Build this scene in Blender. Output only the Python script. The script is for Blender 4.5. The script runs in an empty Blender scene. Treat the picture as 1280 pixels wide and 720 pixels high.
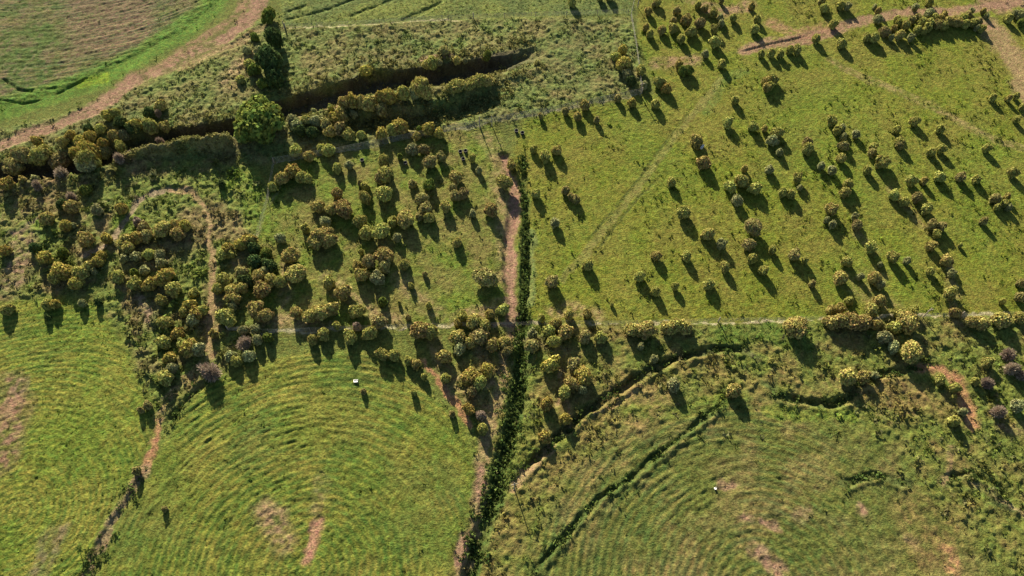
import bpy, math, random
import numpy as np
from mathutils import Vector
random.seed(7); RNG = np.random.default_rng(11)
SC = bpy.context.scene; COL = SC.collection
# ------------------------------------------------------------------ camera model
F = 950.0; TH = math.radians(60.0); H = 120.0
ST, CT = math.sin(TH), math.cos(TH)
def P2G(px, py, z=0.0):
    """point of the photograph (1280x720) -> point of the place at height z"""
    dx = px - 640.0; v = 360.0 - py
    dy = F*CT + v*ST; dz = -F*ST + v*CT
    t = (z - H)/dz
    return (dx*t, dy*t)
def mpp(px, py):      # metres per photo pixel at that place
    v = 360.0 - py
    t = -H/(-F*ST + v*CT)
    return t
cam = bpy.data.cameras.new('camera'); co = bpy.data.objects.new('camera', cam); COL.objects.link(co)
co.location = (0, 0, H); co.rotation_euler = (math.radians(90) - TH, 0, 0)
cam.sensor_width = 36; cam.lens = F/1280*36; cam.clip_end = 8000; cam.clip_start = 1
SC.camera = co
# ------------------------------------------------------------------ light
AZ = math.radians(-18.5); EL = math.radians(24.0)
w = bpy.data.worlds.new('World'); SC.world = w; w.use_nodes = True
nt = w.node_tree; sky = nt.nodes.new('ShaderNodeTexSky'); sky.sky_type = 'NISHITA'; sky.sun_disc = False
sky.sun_elevation = EL; sky.sun_rotation = AZ
bg = nt.nodes['Background']; bg.inputs['Strength'].default_value = 0.05
nt.links.new(sky.outputs[0], bg.inputs['Color'])
sl = bpy.data.lights.new('sun', 'SUN'); sl.energy = 5.0; sl.angle = math.radians(0.6); sl.color = (1.0, 0.87, 0.66)
so = bpy.data.objects.new('sun', sl); COL.objects.link(so)
sd = Vector((math.sin(AZ)*math.cos(EL), math.cos(AZ)*math.cos(EL), math.sin(EL)))
so.rotation_euler = sd.to_track_quat('Z', 'Y').to_euler(); so.location = sd*400
SC.view_settings.view_transform = 'Standard'; SC.view_settings.look = 'None'
SC.view_settings.exposure = 1.35; SC.view_settings.gamma = 1.0
SC.cycles.max_bounces = 5; SC.cycles.diffuse_bounces = 3; SC.cycles.transmission_bounces = 3

# ------------------------------------------------------------------ noise
def _hash(ix, iy, seed):
    h = (ix.astype(np.int64)*374761393 + iy.astype(np.int64)*668265263 + seed*1442695041) & 0xffffffff
    h = ((h ^ (h >> 13))*1274126177) & 0xffffffff
    return ((h ^ (h >> 16)) & 0xffffff)/float(0xffffff)
def vn(x, y, s, seed=0):
    x = x/s; y = y/s
    ix = np.floor(x); iy = np.floor(y); fx = x-ix; fy = y-iy
    fx = fx*fx*(3-2*fx); fy = fy*fy*(3-2*fy)
    a = _hash(ix, iy, seed); b = _hash(ix+1, iy, seed); c = _hash(ix, iy+1, seed); d = _hash(ix+1, iy+1, seed)
    return (a*(1-fx)+b*fx)*(1-fy) + (c*(1-fx)+d*fx)*fy
def fbm(x, y, s, seed=0, o=3):
    r = 0; a = 1; t = 0
    for i in range(o):
        r = r + a*vn(x*math.cos(i*1.1)-y*math.sin(i*1.1), x*math.sin(i*1.1)+y*math.cos(i*1.1), s, seed+17*i); t += a; a *= .55; s *= .48
    return r/t
def sm(x, a, b):
    t = np.clip((x-a)/(b-a), 0, 1); return t*t*(3-2*t)
def pl(s):   # "x,y x,y" photo points -> ground polyline
    return [P2G(*map(float, p.split(','))) for p in s.split()]
def dpl(X, Y, P):      # distance to polyline, side (+ = far side, away from the camera), fraction along
    D = np.full(X.shape, 1e9); S = np.zeros(X.shape); T = np.zeros(X.shape)
    L = [math.hypot(P[i+1][0]-P[i][0], P[i+1][1]-P[i][1]) for i in range(len(P)-1)]; tot = sum(L); acc = 0
    for i in range(len(P)-1):
        ax, ay = P[i]; bx, by = P[i+1]; l = L[i] + 1e-9; ux, uy = (bx-ax)/l, (by-ay)/l
        t = np.clip((X-ax)*ux+(Y-ay)*uy, 0, l)
        ex = X-ax-ux*t; ey = Y-ay-uy*t; d = np.hypot(ex, ey); m = d < D
        D = np.where(m, d, D); S = np.where(m, np.sign(ux*(Y-ay)-uy*(X-ax)), S); T = np.where(m, (acc+t)/tot, T); acc += l
    return D, S, T
def inpoly(X, Y, P, soft=1.0):      # soft mask of a polygon
    D, _, _ = dpl(X, Y, P+[P[0]])
    ins = np.zeros(X.shape, bool); n = len(P)
    for i in range(n):
        x1, y1 = P[i]; x2, y2 = P[(i+1) % n]
        c = ((y1 > Y) != (y2 > Y)) & (X < (x2-x1)*(Y-y1)/(y2-y1+1e-12)+x1); ins ^= c
    return sm(np.where(ins, D, -D), -soft, soft)

# ------------------------------------------------------------------ the lie of the land
RIV = pl('-30,222 40,212 100,203 150,188 200,176 250,168 300,160 345,140 380,128 420,118 455,105 500,99 560,91 620,80 665,68 700,66')
RIV2 = pl('425,158 470,150 520,146 560,138 600,125 630,114')
LEV = pl('140,200 170,191 220,184 262,180 298,180')
DIT1 = pl('640,604 662,580 700,545 735,513 770,490 800,470 835,452 870,441 905,436 930,438 948,448')
DIT2 = pl('955,478 975,496 1000,502 1040,506 1062,498 1072,482 1095,470 1130,464 1165,452')
DIT3 = pl('664,722 690,688 720,655 750,622 790,598 815,575 850,548 880,522 908,502')
DIT4 = pl('1052,606 1075,598 1100,594 1122,602 1136,608')
DIT5 = pl('1180,600 1215,590 1250,612 1282,640')
DIT6 = pl('258,476 240,494 222,514 212,530')
DIT7 = pl('183,590 165,618 150,640 136,665 118,695 104,725')
GUL = pl('631,196 638,212 642,236 642,262 637,300 637,340 641,372 640,402')
HED = pl('652,196 655,240 658,280 658,330 655,380 654,402')
HED2 = pl('654,402 655,440 650,480 645,520 634,560 622,610 608,650 595,690 585,735')
LIP1 = pl('745,515 790,488 830,468 870,452 905,446')
def geom(X, Y):
    z = 0.25*(fbm(X, Y, 30, 3)-.5)
    d, s, t = dpl(X, Y, RIV)
    wob = d + 2.6*(fbm(X, Y, 5, 9)-.5) + 1.4*sm(t, .8, 1.0)
    fade = sm(t, 1.0, .84)
    far = np.where(s > 0, 1.0, 0.0)
    z -= 2.9*fade*np.where(s > 0, sm(wob, 3.1, 1.7), sm(wob, 3.9, 1.4))
    z += .5*fade*np.exp(-((d-5.0)/1.3)**2)*np.where(s < 0, 1, .2)
    d, s, t = dpl(X, Y, RIV2); d = d + .9*(fbm(X, Y, 3, 19)-.5)
    z -= 1.8*sm(t, 1.0, .85)*sm(t, 0, .1)*np.where(s > 0, sm(d, 3.2, 1.2), sm(d, 4.2, 1.5))
    d, s, t = dpl(X, Y, LEV); d = d + .8*(fbm(X, Y, 3, 29)-.5)
    z += 3.1*sm(t, 1.0, .93)*sm(t, 0, .08)*np.where(s > 0, sm(d, 4.5, .6), sm(d, 2.9, .8))
    for P, dep, wd, sd_ in ((DIT1, .85, .75, 1), (DIT2, .6, .7, 2), (DIT3, .5, .5, 3), (DIT4, .3, .55, 4), (DIT5, .35, .6, 5), (DIT6, .5, .5, 6), (DIT7, .1, .5, 7)):
        d, s, t = dpl(X, Y, P); d = d + 1.1*(fbm(X, Y, 2.2, 40+sd_)-.5)
        z -= dep*sm(t, 0, .12)*sm(t, 1, .86)*sm(d, wd*1.35, wd*.4)*(.35+1.1*vn(X, Y, 3.2, 50+sd_))
        z += .25*np.exp(-((d-wd*1.6)/.5)**2)*sm(t, 0, .06)*sm(t, 1, .94)*(s < 0)
    d, s, t = dpl(X, Y, GUL); z -= .7*sm(d+.9*(fbm(X, Y, 3, 60)-.5), 1.7, .5)
    d, s, t = dpl(X, Y, HED); z -= .8*sm(d+.9*(fbm(X, Y, 3, 62)-.5), 1.3, .4)*sm(t, 0, .2)
    d, s, t = dpl(X, Y, HED2); z -= 1.1*sm(d+.8*(fbm(X, Y, 3, 61)-.5), 1.9, .5)
    d, s, t = dpl(X, Y, pl('935,62 960,55 990,49 1012,43')); z += np.where(s > 0, .22*sm(d+1.5*(fbm(X, Y, 2.5, 81)-.5), 3.0, .4), 0)*sm(t, 1, .8)
    return z
def arc(c, X, Y):
    cx, cy = P2G(*c); return np.hypot(X-cx, Y-cy), np.arctan2(Y-cy, X-cx)

# field zones ------------------------------------------------------
Z_CROPL = pl('-60,386 60,371 120,378 150,420 175,470 195,520 190,560 165,600 130,660 95,760 -90,760')
Z_CROPM = pl('106,760 150,655 185,600 205,555 235,505 270,470 330,452 390,440 445,437 500,458 540,492 575,535 592,575 592,620 575,680 548,760')
Z_CROPR = pl('645,760 658,690 700,620 745,565 805,515 870,495 930,500 1040,518 1120,555 1165,620 1230,690 1290,760')
Z_PASTL = pl('318,300 352,205 420,193 540,170 622,152 640,200 650,300 650,403 560,405 330,410 300,400')
Z_PASTR = pl('640,200 655,150 820,118 800,60 795,-60 1380,-60 1380,392 1150,397 870,403 660,404')
Z_LINE = pl('355,34 440,30 520,24 600,18 790,20 800,-60 350,-60')
Z_UL = pl('-200,185 -60,150 40,122 110,100 170,68 225,38 275,-5 320,-60 -200,-60')
Z_RIVN = pl('355,36 440,33 520,27 600,24 790,22 800,60 805,112 740,128 640,150 540,168 420,190 330,205 290,200 0,240 -100,240 -100,180 60,150 180,105 260,70 335,20')
Z_SCRUBL = pl('-100,225 90,205 300,200 335,230 318,300 310,405 270,470 235,505 200,520 150,420 120,378 60,371 -100,386')
Z_SCRUBR = pl('590,408 760,408 960,405 1150,400 1400,396 1400,760 1290,760 1240,700 1180,660 1090,590 1020,530 920,540 830,590 760,650 700,715 690,760 548,760 575,680 592,620 592,575 560,500')
SOIL = []   # polylines: points, half width in metres, strength, colour
RED = (.25, .155, .105); TAN = (.25, .18, .095); ORG = (.29, .165, .085)
def soil(s, hw, st, c=RED, sd_=0): SOIL.append((pl(s), hw, st, c, sd_))
soil('335,-40 322,5 305,32 280,50', 1.9, .95); soil('280,50 250,62 215,80 185,95 165,106', 1.8, .66); soil('165,100 150,113 118,138 70,158 20,175 -60,205', 1.9, .9)
soil('318,-30 296,22 240,55 205,80 160,100', 1.5, .6, (.23, .14, .09)); soil('280,100 292,90 300,80', 1.6, .65, (.25, .2, .11))
soil('230,85 262,68 300,55 330,35', 1.0, .7, TAN)
soil('631,196 638,212 642,236 642,262 637,300 637,340 641,372 640,404', 1.25, 1.0)
soil('628,250 626,300 628,345', 1.2, .5, TAN)
soil('640,404 632,440 628,480 618,520 606,560 602,600 598,640 585,690 570,740', 1.1, .75, TAN)
soil('604,585 600,625', .6, .9, RED); soil('580,672 570,705', .9, .9, RED)
soil('526,452 545,470 562,492 574,515 586,535', .55, 1.0, ORG)
soil('700,465 702,480 694,505', .7, .6, TAN); soil('705,498 712,520 716,540', .5, .5, TAN)
soil('640,612 655,592 672,575 690,560', .8, .8, TAN)
soil('745,520 775,503 800,486', .35, .7, TAN)
soil('1150,462 1175,462 1192,474 1200,492 1207,512 1212,530', 1.2, .95, ORG); soil('1188,560 1186,590 1176,600', .7, .6, TAN)
soil('1250,535 1290,545', .9, .5, RED)
soil('1212,602 1250,625 1290,650', .7, .5, TAN)
soil('60,268 30,285 5,300', .6, .6, (.2, .15, .1)); soil('105,320 128,308 145,292 160,270 175,250 195,240 215,237', .8, .9, (.23, .18, .12)); soil('215,237 240,242 255,254 262,275 262,300', .55, .9, TAN)
soil('262,300 264,330 263,365 262,400 262,430 268,446', .75, .95, TAN)
soil('268,440 250,458 225,480 208,505 200,530', .9, .55, TAN)
soil('200,528 196,550 188,575 182,590', .75, 1.0, ORG); soil('182,590 165,618 150,640 136,665 118,695 104,725', .85, .85, (.22, .165, .095))
soil('400,655 392,672 386,700', 1.25, .98, (.3, .17, .11)); soil('345,645 330,640 355,675', 2.4, .5); soil('400,600 395,640', 1.6, .25)
soil('-40,500 10,490 20,520 0,570 -40,600', 3.4, .68, (.2, .125, .08)); soil('60,680 80,660 50,715', 1.8, .5, (.16, .12, .08))
soil('18,490 30,482', 1.5, .5, (.17, .12, .085))
soil('905,607 918,606', .9, .7); soil('925,648 940,652', .9, .5); soil('955,655 970,660', .8, .8); soil('940,688 955,695', 1.5, .6); soil('960,705 975,712', 1.2, .8); soil('1000,650 1010,640', 1, .4); soil('1130,672 1140,680', 1.3, .5, TAN); soil('1185,690 1190,715', 1.5, .6, ORG); soil('1075,635 1078,640', .8, .6)
soil('930,64 960,56 1000,50 1040,38 1080,26 1120,18 1180,14 1300,2', 1.6, .85); soil('960,30 1000,42 1040,33', 2.2, .5, (.25, .14, .09))
soil('885,10 910,15 935,8', 2.2, .6); soil('820,80 845,77 868,74', 2.0, .5); soil('880,5 840,-10', 1.5, .4)
soil('1225,-10 1250,8 1260,-5', 3, .7); soil('1240,35 1258,60 1275,90 1300,140', 3.2, .85, TAN); soil('1240,35 1180,14', 1.5, .5)
soil('1040,75 1075,95 1120,112 1170,135 1220,165 1290,190', 1.2, .4, TAN)
soil('370,312 358,330 355,400', 1.6, .45, TAN); soil('410,350 440,372 470,395 505,400', 1.8, .5, TAN); soil('500,350 520,372 545,392', 2, .4, TAN)
soil('330,400 372,408 405,408', 2.0, .45, TAN); soil('570,398 600,392 625,380', 1.6, .6, TAN)
soil('625,205 620,230 628,250', 1.5, .5, TAN); soil('600,168 620,180 618,195', 2.0, .4, TAN)
soil('540,430 560,470 590,500', 1.6, .45, TAN); soil('600,440 612,480 606,520', 1.4, .4, TAN); soil('690,390 720,386 745,395', 1.5, .5, TAN); soil('660,425 700,440', 1.5, .4, TAN)
soil('205,175 235,171 275,169', .6, .8, (.27, .17, .11)); soil('365,143 400,139 440,130', .5, .8, (.3, .18, .11)); soil('585,94 610,90', .4, .7, TAN); soil('530,74 560,68 570,72', .9, .7, RED)
soil('25,240 45,250 20,270', 3.2, .4, (.2, .13, .07)); soil('30,300 25,335 18,350', 2.6, .55, (.24, .15, .11)); soil('70,225 60,260 90,262', 3.0, .35, (.2, .13, .07))
soil('175,370 185,390 190,410', .9, .6, (.2, .14, .1)); soil('285,110 300,85 318,70', 2.4, .5, (.24, .18, .09))
soil('350,230 335,260 320,300', .15, .5, (.3, .27, .15)); soil('285,412 330,416 460,411 560,408 640,405 700,404 760,407 870,404 960,401 1060,398 1150,396 1290,393', .24, .95, (.36, .33, .2))
soil('355,36 440,32 520,27 575,25', .2, .95, (.33, .31, .17)); soil('343,204 380,198 420,192 480,180 540,168 600,157 625,151 680,143 740,130 800,118', .2, .7, (.24, .23, .14)); soil('640,408 600,405 660,403', .5, .8, (.3, .21, .14))
soil('1100,345 1060,350 1130,395', 2.2, .3, TAN); soil('1185,335 1190,360 1195,400', 1.4, .4, TAN); soil('1070,290 1090,315', 1.2, .3, TAN); soil('1120,250 1110,235 1160,290', 1.0, .25, TAN); soil('1040,470 1100,480 1150,500 1110,520', 3, .3, (.2, .13, .06)); soil('770,500 830,490 800,530', 3, .4, (.2, .14, .06)); soil('1140,640 1180,660 1150,690', 4, .3, (.19, .12, .05))
BROWN = pl('75,-40 200,-40 195,30 190,60 140,72 90,70')
GREEN = []
def lush(s, hw, st, c): GREEN.append((pl(s), hw, st, c))
BR = (.12, .19, .022)
lush('-60,155 0,138 60,118 120,100 170,72 225,40 262,10 285,-30', 3.4, .9, (.085, .165, .024)); lush('105,105 130,98', 1.6, .9, (.15, .22, .02))
lush('20,296 28,288 42,286', 1.4, .8, BR); lush('150,280 160,262 168,285', 2, .5, BR); lush('290,240 310,220 320,280', 2.6, .5, BR)
lush('653,222 655,250 658,280 658,330 655,380 654,402', .85, .8, (.05, .08, .02)); lush('664,290 666,340 664,380', .8, .7, (.13, .17, .06))
lush('654,402 655,440 650,480 645,520 634,560 622,610 608,650 595,690 585,735', 1.6, .85, (.05, .085, .02))
lush('664,722 690,688 720,655 750,622 790,598 815,575 850,548 880,522 908,502', .7, .75, (.055, .085, .022))
lush('640,604 662,580 700,545 735,513 770,490 800,470 835,452 870,441 905,436 930,438 948,448', .75, .75, (.06, .07, .03))
lush('955,478 975,496 1000,502 1040,506 1062,498 1072,482', .7, .75, (.055, .08, .025)); lush('1052,606 1075,598 1100,594 1122,602 1136,608', .7, .7, (.055, .08, .025))
lush('960,512 1000,520 1060,518', 1.2, .5, BR); lush('780,510 850,520 900,500', 1.5, .35, BR); lush('660,540 640,600 650,640', 2.2, .5, (.09, .11, .02))
lush('1180,600 1215,590', 1, .5, (.04, .06, .02)); lush('1240,624 1270,640', .7, .8, (.035, .05, .02))
lush('905,420 960,415 1000,430', 2.2, .6, (.07, .13, .02)); lush('930,90 905,100 880,140', 1.2, .4, (.1, .16, .04))
lush('700,350 741,307 771,268 806,224 829,190 862,145 900,100', .75, .6, (.175, .165, .055))
RUT = [pl('735,302 750,282 765,265 785,240 803,218 815,200 828,183 850,155 875,122'), pl('748,312 762,292 778,272 800,245 812,235 830,215')]

def zones(X, Y):
    wx = X + 1.6*(fbm(X, Y, 4, 201)-.5) + .5*(vn(X, Y, .8, 202)-.5); wy = Y + 1.6*(fbm(X, Y, 4, 203)-.5) + .5*(vn(X, Y, .8, 204)-.5)
    Z = {}
    for k, p, s in (('cropl', Z_CROPL, 1.2), ('cropm', Z_CROPM, 1.0), ('cropr', Z_CROPR, 3.5), ('pastl', Z_PASTL, .8), ('pastr', Z_PASTR, .8), ('line', Z_LINE, .6),
                    ('ul', Z_UL, .8), ('rivn', Z_RIVN, 1.0), ('scrl', Z_SCRUBL, 1.0), ('scrr', Z_SCRUBR, 1.2), ('brown', BROWN, 3.0)):
        Z[k] = inpoly(wx, wy, p, s)
    return Z, wx, wy
def colour(X, Y):
    Z, wx, wy = zones(X, Y)
    n1 = fbm(X, Y, 14, 301); n2 = fbm(X, Y, 3.0, 302); n3 = vn(X, Y, .7, 303); n4 = vn(X, Y, .35, 304); n5 = fbm(X, Y, 6, 305)
    C = np.zeros(X.shape+(3,)); C[:] = (.105, .125, .03)
    def mix(m, c):
        nonlocal C
        c = np.asarray(c, float)
        m = np.clip(m, 0, 1)[..., None]; C = C*(1-m) + c*m
    def mixv(m, a, b, f):
        f = np.clip(f, 0, 1)[..., None]; mix(m, np.asarray(a)*(1-f)+np.asarray(b)*f)
    st = lambda n, a=.25, b=.75: sm(n, a, b)
    mixv(Z['pastr'], (.118, .145, .018), (.143, .142, .027), st(n5*.6+n2*.4, .3, .7))
    mix(Z['pastr']*.35*st(n1, .45, .75), (.092, .145, .02))
    mixv(Z['pastl'], (.102, .142, .022), (.145, .135, .04), st(n5*.5+n2*.5, .35, .7))
    mixv(Z['line'], (.13, .155, .038), (.09, .12, .036), st(n5))
    mixv(Z['rivn'], (.118, .15, .042), (.16, .148, .056), st(n2*.6+n5*.4, .35, .68)); mix(Z['rivn']*.6*st(n1*.5+n3*.5, .5, .8), (.06, .085, .03))
    mixv(Z['scrl'], (.12, .15, .034), (.165, .135, .058), st(n2*.5+n5*.5, .4, .66)); mix(Z['scrl']*.5*st(n3, .5, .9), (.05, .07, .022))
    mixv(Z['scrr'], (.115, .142, .030), (.165, .140, .045), st(n2*.5+n5*.5, .38, .66)); mix(Z['scrr']*.5*st(n3, .5, .9), (.045, .065, .018))
    mixv(Z['cropr'], (.092, .112, .026), (.138, .128, .042), st(n2*.6+n5*.4, .35, .7))
    mixv(Z['cropm'], (.100, .136, .022), (.142, .150, .03), st(n2*.5+n5*.5, .35, .7)); mix(Z['cropm']*.35*st(n1, .5, .8), (.075, .105, .03))
    mixv(Z['cropl'], (.108, .150, .022), (.150, .162, .03), st(n2*.5+n5*.5, .35, .7))
    mixv(Z['ul'], (.068, .105, .026), (.115, .115, .042), st(n2*.7+n5*.3, .35, .65)); mix(Z['ul']*.6*st(n3*.6+n2*.4, .48, .7), (.145, .105, .068)); mix(Z['ul']*.55*st(n4*.5+n3*.5, .55, .8), (.05, .08, .02))
    mixv(Z['brown']*.7, (.165, .108, .072), (.10, .105, .042), st(n2*.5+n4*.5, .45, .75))
    for k, cc, sd_, w_ in FIELDS:
        q, rr = streak(cc, X, Y, sd_, w_, 5.0)
        ring = .5+.5*np.sin(2*math.pi*rr/(1.5*w_) + 1.6*vn(X, Y, 7, sd_+9))
        f = sm(q*.62+ring*.38, .22, .78)[..., None]; m = (Z[k]*sm(fbm(X, Y, 11, sd_+5), .25, .55)*((1-.75*sm(X, 42, 60)) if k == 'cropr' else 1))[..., None]
        C = C*(1-m) + m*C*((1-f)*np.array([.64, .78, .84]) + f*np.array([1.3, 1.17, 1.2]))
    for P, hw, s_, c in GREEN:
        d, _, t = dpl(wx, wy, P); mix(s_*sm(d, hw*1.25, hw*.6)*(.8+.2*n3), np.asarray(c)*(1+.5*(n2[..., None]-.5)))
    for P, hw, s_, c, q in SOIL:
        d, _, t = dpl(wx, wy, P)
        m = s_*sm(d + (hw*.9+.5)*(n2-.5) + (.3+.25*hw)*(n3-.5), hw*1.25, hw*.5)*(.72+.28*sm(n3*.5+n2*.5+n4*.2, .3, .5))
        if s_ < .7: m = m*(.45+.9*st(n3*.5+n2*.5, .35, .65))
        mix(m, np.asarray(c)*(1+.35*(n2[..., None]-.5)))
    for R in RUT:
        d, _, t = dpl(X, Y, R); mix(.75*sm(d+.2*(n3-.5), .4, .12)*sm(n3+n2, .5, 1.0)*sm(t, 1, .7), (.06, .075, .02))
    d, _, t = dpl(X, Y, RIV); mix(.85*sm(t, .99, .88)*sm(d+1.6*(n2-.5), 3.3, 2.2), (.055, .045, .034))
    d, s, _ = dpl(X, Y, LEV); mix(.35*sm(d, 3, 1)*(s < 0), (.13, .11, .055))  # slope shade painted into the ground colour on the levee's near side
    C *= (1 + .6*(n4[..., None]-.5) + .4*(n3[..., None]-.5))
    return np.clip(C, .01, .6), Z
def streak(c, X, Y, seed, w, al):
    cx, cy = P2G(*c); r = np.hypot(X-cx, Y-cy) + 1.2*(fbm(X, Y, 12, seed)-.5); a = np.arctan2(Y-cy, X-cx)
    q = .6*vn(r/w, a*38/al, 1.0, seed+1) + .4*vn(r/(w*.45), a*38/(al*.5), 1.0, seed+2)
    return q, r
FIELDS = (('cropm', (385, 715), 501, .75), ('cropl', (20, 640), 502, .6), ('cropr', (955, 745), 503, .8), ('ul', (110, -180), 504, .6))
def rough(X, Y, Z):
    n = fbm(X, Y, .9, 401, 2); m = vn(X, Y, .45, 402)
    soilm = np.zeros(X.shape)
    for P, hw, s_, c, q in SOIL:
        d, _, _ = dpl(X, Y, P); soilm = np.maximum(soilm, s_*sm(d, hw*1.2, hw*.6)) if s_ >= .7 else soilm
    z = (Z['pastr']*.075 + Z['pastl']*.13 + Z['line']*.12)*m + (Z['pastr']+Z['pastl'])*.10*sm(vn(X, Y, .6, 403)*.7+fbm(X, Y, 5, 404)*.3, .62, .85)
    z += (Z['scrl']*.5 + Z['scrr']*(1-.8*Z['cropr'])*.46 + Z['rivn']*.42)*n**2*1.3 + (Z['scrl']+Z['scrr']*(1-.7*Z['cropr'])+Z['rivn'])*.16*m
    # circular irrigation rows
    def rows(c, lam, amp, seed, al=7.0):
        r, a = arc(c, X, Y); r = r + .9*(fbm(X, Y, 10, seed)-.5)
        # noise stretched along the rows
        q = vn(r, a*38/al, .45, seed+1)
        env = fbm(X, Y, 9, seed+2)
        return amp*((.5+.5*np.sin(2*math.pi*r/lam + 2*vn(X, Y, 2.6, seed+5)))*sm(env, .38, .7)*.45 + q*1.15 + .5*vn(r, a*38/al*2.2, .28, seed+7))
    z += Z['cropm']*rows((385, 715), 1.05, .17, 410, 7.0) + Z['cropm']*.13*m
    z += Z['cropl']*(rows((20, 640), 1.0, .15, 420, 5.0)*.7 + .15*m)
    z += Z['cropr']*(rows((955, 745), 1.15, .18, 430, 6.0)*(1-.7*sm(X, 42, 60)) + (.18+.2*sm(X, 42, 60))*n)
    z += Z['ul']*(rows((110, -180), 1.3, .13, 440, 4.0) + .3*n)
    for s in ('5,100 22,113 45,116 70,110', '0,126 30,130 60,123 110,98'):
        d, _, _ = dpl(X, Y, pl(s)); z -= .3*sm(d+.5*(fbm(X, Y, 1.5, 71)-.5), .4, .1)*sm(fbm(X, Y, 3, 72), .3, .5)
    for s in ('360,25 380,20 410,12 440,0', '440,20 470,8 500,-5', '505,25 530,15 560,-3', '357,16 380,8'):
        d, _, _ = dpl(X, Y, pl(s)); z -= .28*sm(d+1.2*(fbm(X, Y, 1.8, 73)-.5), .8, .1)
    for R in RUT:
        d, _, t = dpl(X, Y, R); z -= .08*sm(d, .3, .1)*sm(fbm(X, Y, 2.5, 74), .35, .55)
    return z*(1-.85*soilm)
def ground_z(x, y):
    return float(geom(np.array([x]), np.array([y]))[0])

# ------------------------------------------------------------------ materials
def mat(name, col, rough_=.9, **k):
    m = bpy.data.materials.new(name); m.use_nodes = True; b = m.node_tree.nodes['Principled BSDF']
    b.inputs['Base Color'].default_value = (*col, 1); b.inputs['Roughness'].default_value = rough_
    b.inputs['Specular IOR Level'].default_value = k.get('spec', .2); return m
def ground_mat():
    m = bpy.data.materials.new('ground'); m.use_nodes = True; N = m.node_tree.nodes; L = m.node_tree.links; b = N['Principled BSDF']
    a = N.new('ShaderNodeAttribute'); a.attribute_name = 'Col'
    g = N.new('ShaderNodeNewGeometry')
    n1 = N.new('ShaderNodeTexNoise'); n1.inputs['Scale'].default_value = 3.2; n1.inputs['Detail'].default_value = 4; n1.inputs['Roughness'].default_value = .65
    n2 = N.new('ShaderNodeTexNoise'); n2.inputs['Scale'].default_value = 1.3; n2.inputs['Detail'].default_value = 3
    L.new(g.outputs['Position'], n1.inputs['Vector']); L.new(g.outputs['Position'], n2.inputs['Vector'])
    r = N.new('ShaderNodeMapRange'); r.inputs['From Min'].default_value = .3; r.inputs['From Max'].default_value = .7; r.inputs['To Min'].default_value = .55; r.inputs['To Max'].default_value = 1.5
    L.new(n1.outputs['Fac'], r.inputs['Value'])
    mx = N.new('ShaderNodeVectorMath'); mx.operation = 'SCALE'; L.new(a.outputs['Color'], mx.inputs[0]); L.new(r.outputs[0], mx.inputs['Scale'])
    hs = N.new('ShaderNodeHueSaturation'); r2 = N.new('ShaderNodeMapRange'); r2.inputs['From Min'].default_value = .3; r2.inputs['From Max'].default_value = .7; r2.inputs['To Min'].default_value = .475; r2.inputs['To Max'].default_value = .525
    L.new(n2.outputs['Fac'], r2.inputs['Value']); L.new(r2.outputs[0], hs.inputs['Hue']); L.new(mx.outputs[0], hs.inputs['Color'])
    L.new(hs.outputs[0], b.inputs['Base Color']); b.inputs['Roughness'].default_value = .95; b.inputs['Specular IOR Level'].default_value = .1
    bp = N.new('ShaderNodeBump'); bp.inputs['Strength'].default_value = .9; bp.inputs['Distance'].default_value = .3
    L.new(n1.outputs['Fac'], bp.inputs['Height']); L.new(bp.outputs[0], b.inputs['Normal']); return m
def leaf_mat(name, col, tr=.2):
    m = bpy.data.materials.new(name); m.use_nodes = True; N = m.node_tree.nodes; L = m.node_tree.links
    N.remove(N['Principled BSDF']); out = N['Material Output']
    a = N.new('ShaderNodeAttribute'); a.attribute_name = 'tint'
    oi = N.new('ShaderNodeObjectInfo')
    hs = N.new('ShaderNodeHueSaturation'); hs.inputs['Color'].default_value = (*col, 1)
    r = N.new('ShaderNodeMapRange'); r.inputs['To Min'].default_value = .485; r.inputs['To Max'].default_value = .515; L.new(oi.outputs['Random'], r.inputs['Value']); pass
    mu = N.new('ShaderNodeMapRange'); mu.inputs['To Min'].default_value = .82; mu.inputs['To Max'].default_value = 1.15; L.new(oi.outputs['Random'], mu.inputs['Value'])
    m2 = N.new('ShaderNodeMath'); m2.operation = 'MULTIPLY'; L.new(a.outputs['Fac'], m2.inputs[0]); L.new(mu.outputs[0], m2.inputs[1]); L.new(m2.outputs[0], hs.inputs['Value'])
    tc = N.new('ShaderNodeTexCoord'); nz = N.new('ShaderNodeTexNoise'); nz.inputs['Scale'].default_value = 3.5; nz.inputs['Detail'].default_value = 3; L.new(tc.outputs['Object'], nz.inputs['Vector'])
    nr = N.new('ShaderNodeMapRange'); nr.inputs['From Min'].default_value = .35; nr.inputs['From Max'].default_value = .65; nr.inputs['To Min'].default_value = -.03; nr.inputs['To Max'].default_value = .04; L.new(nz.outputs['Fac'], nr.inputs['Value'])
    ad = N.new('ShaderNodeMath'); L.new(nr.outputs[0], ad.inputs[0]); L.new(r.outputs[0], ad.inputs[1]); L.new(ad.outputs[0], hs.inputs['Hue'])
    d = N.new('ShaderNodeBsdfDiffuse'); t = N.new('ShaderNodeBsdfTranslucent'); x = N.new('ShaderNodeMixShader'); x.inputs[0].default_value = tr
    L.new(hs.outputs[0], d.inputs[0]); L.new(hs.outputs[0], t.inputs[0]); L.new(d.outputs[0], x.inputs[1]); L.new(t.outputs[0], x.inputs[2]); L.new(x.outputs[0], out.inputs['Surface'])
    return m
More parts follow.
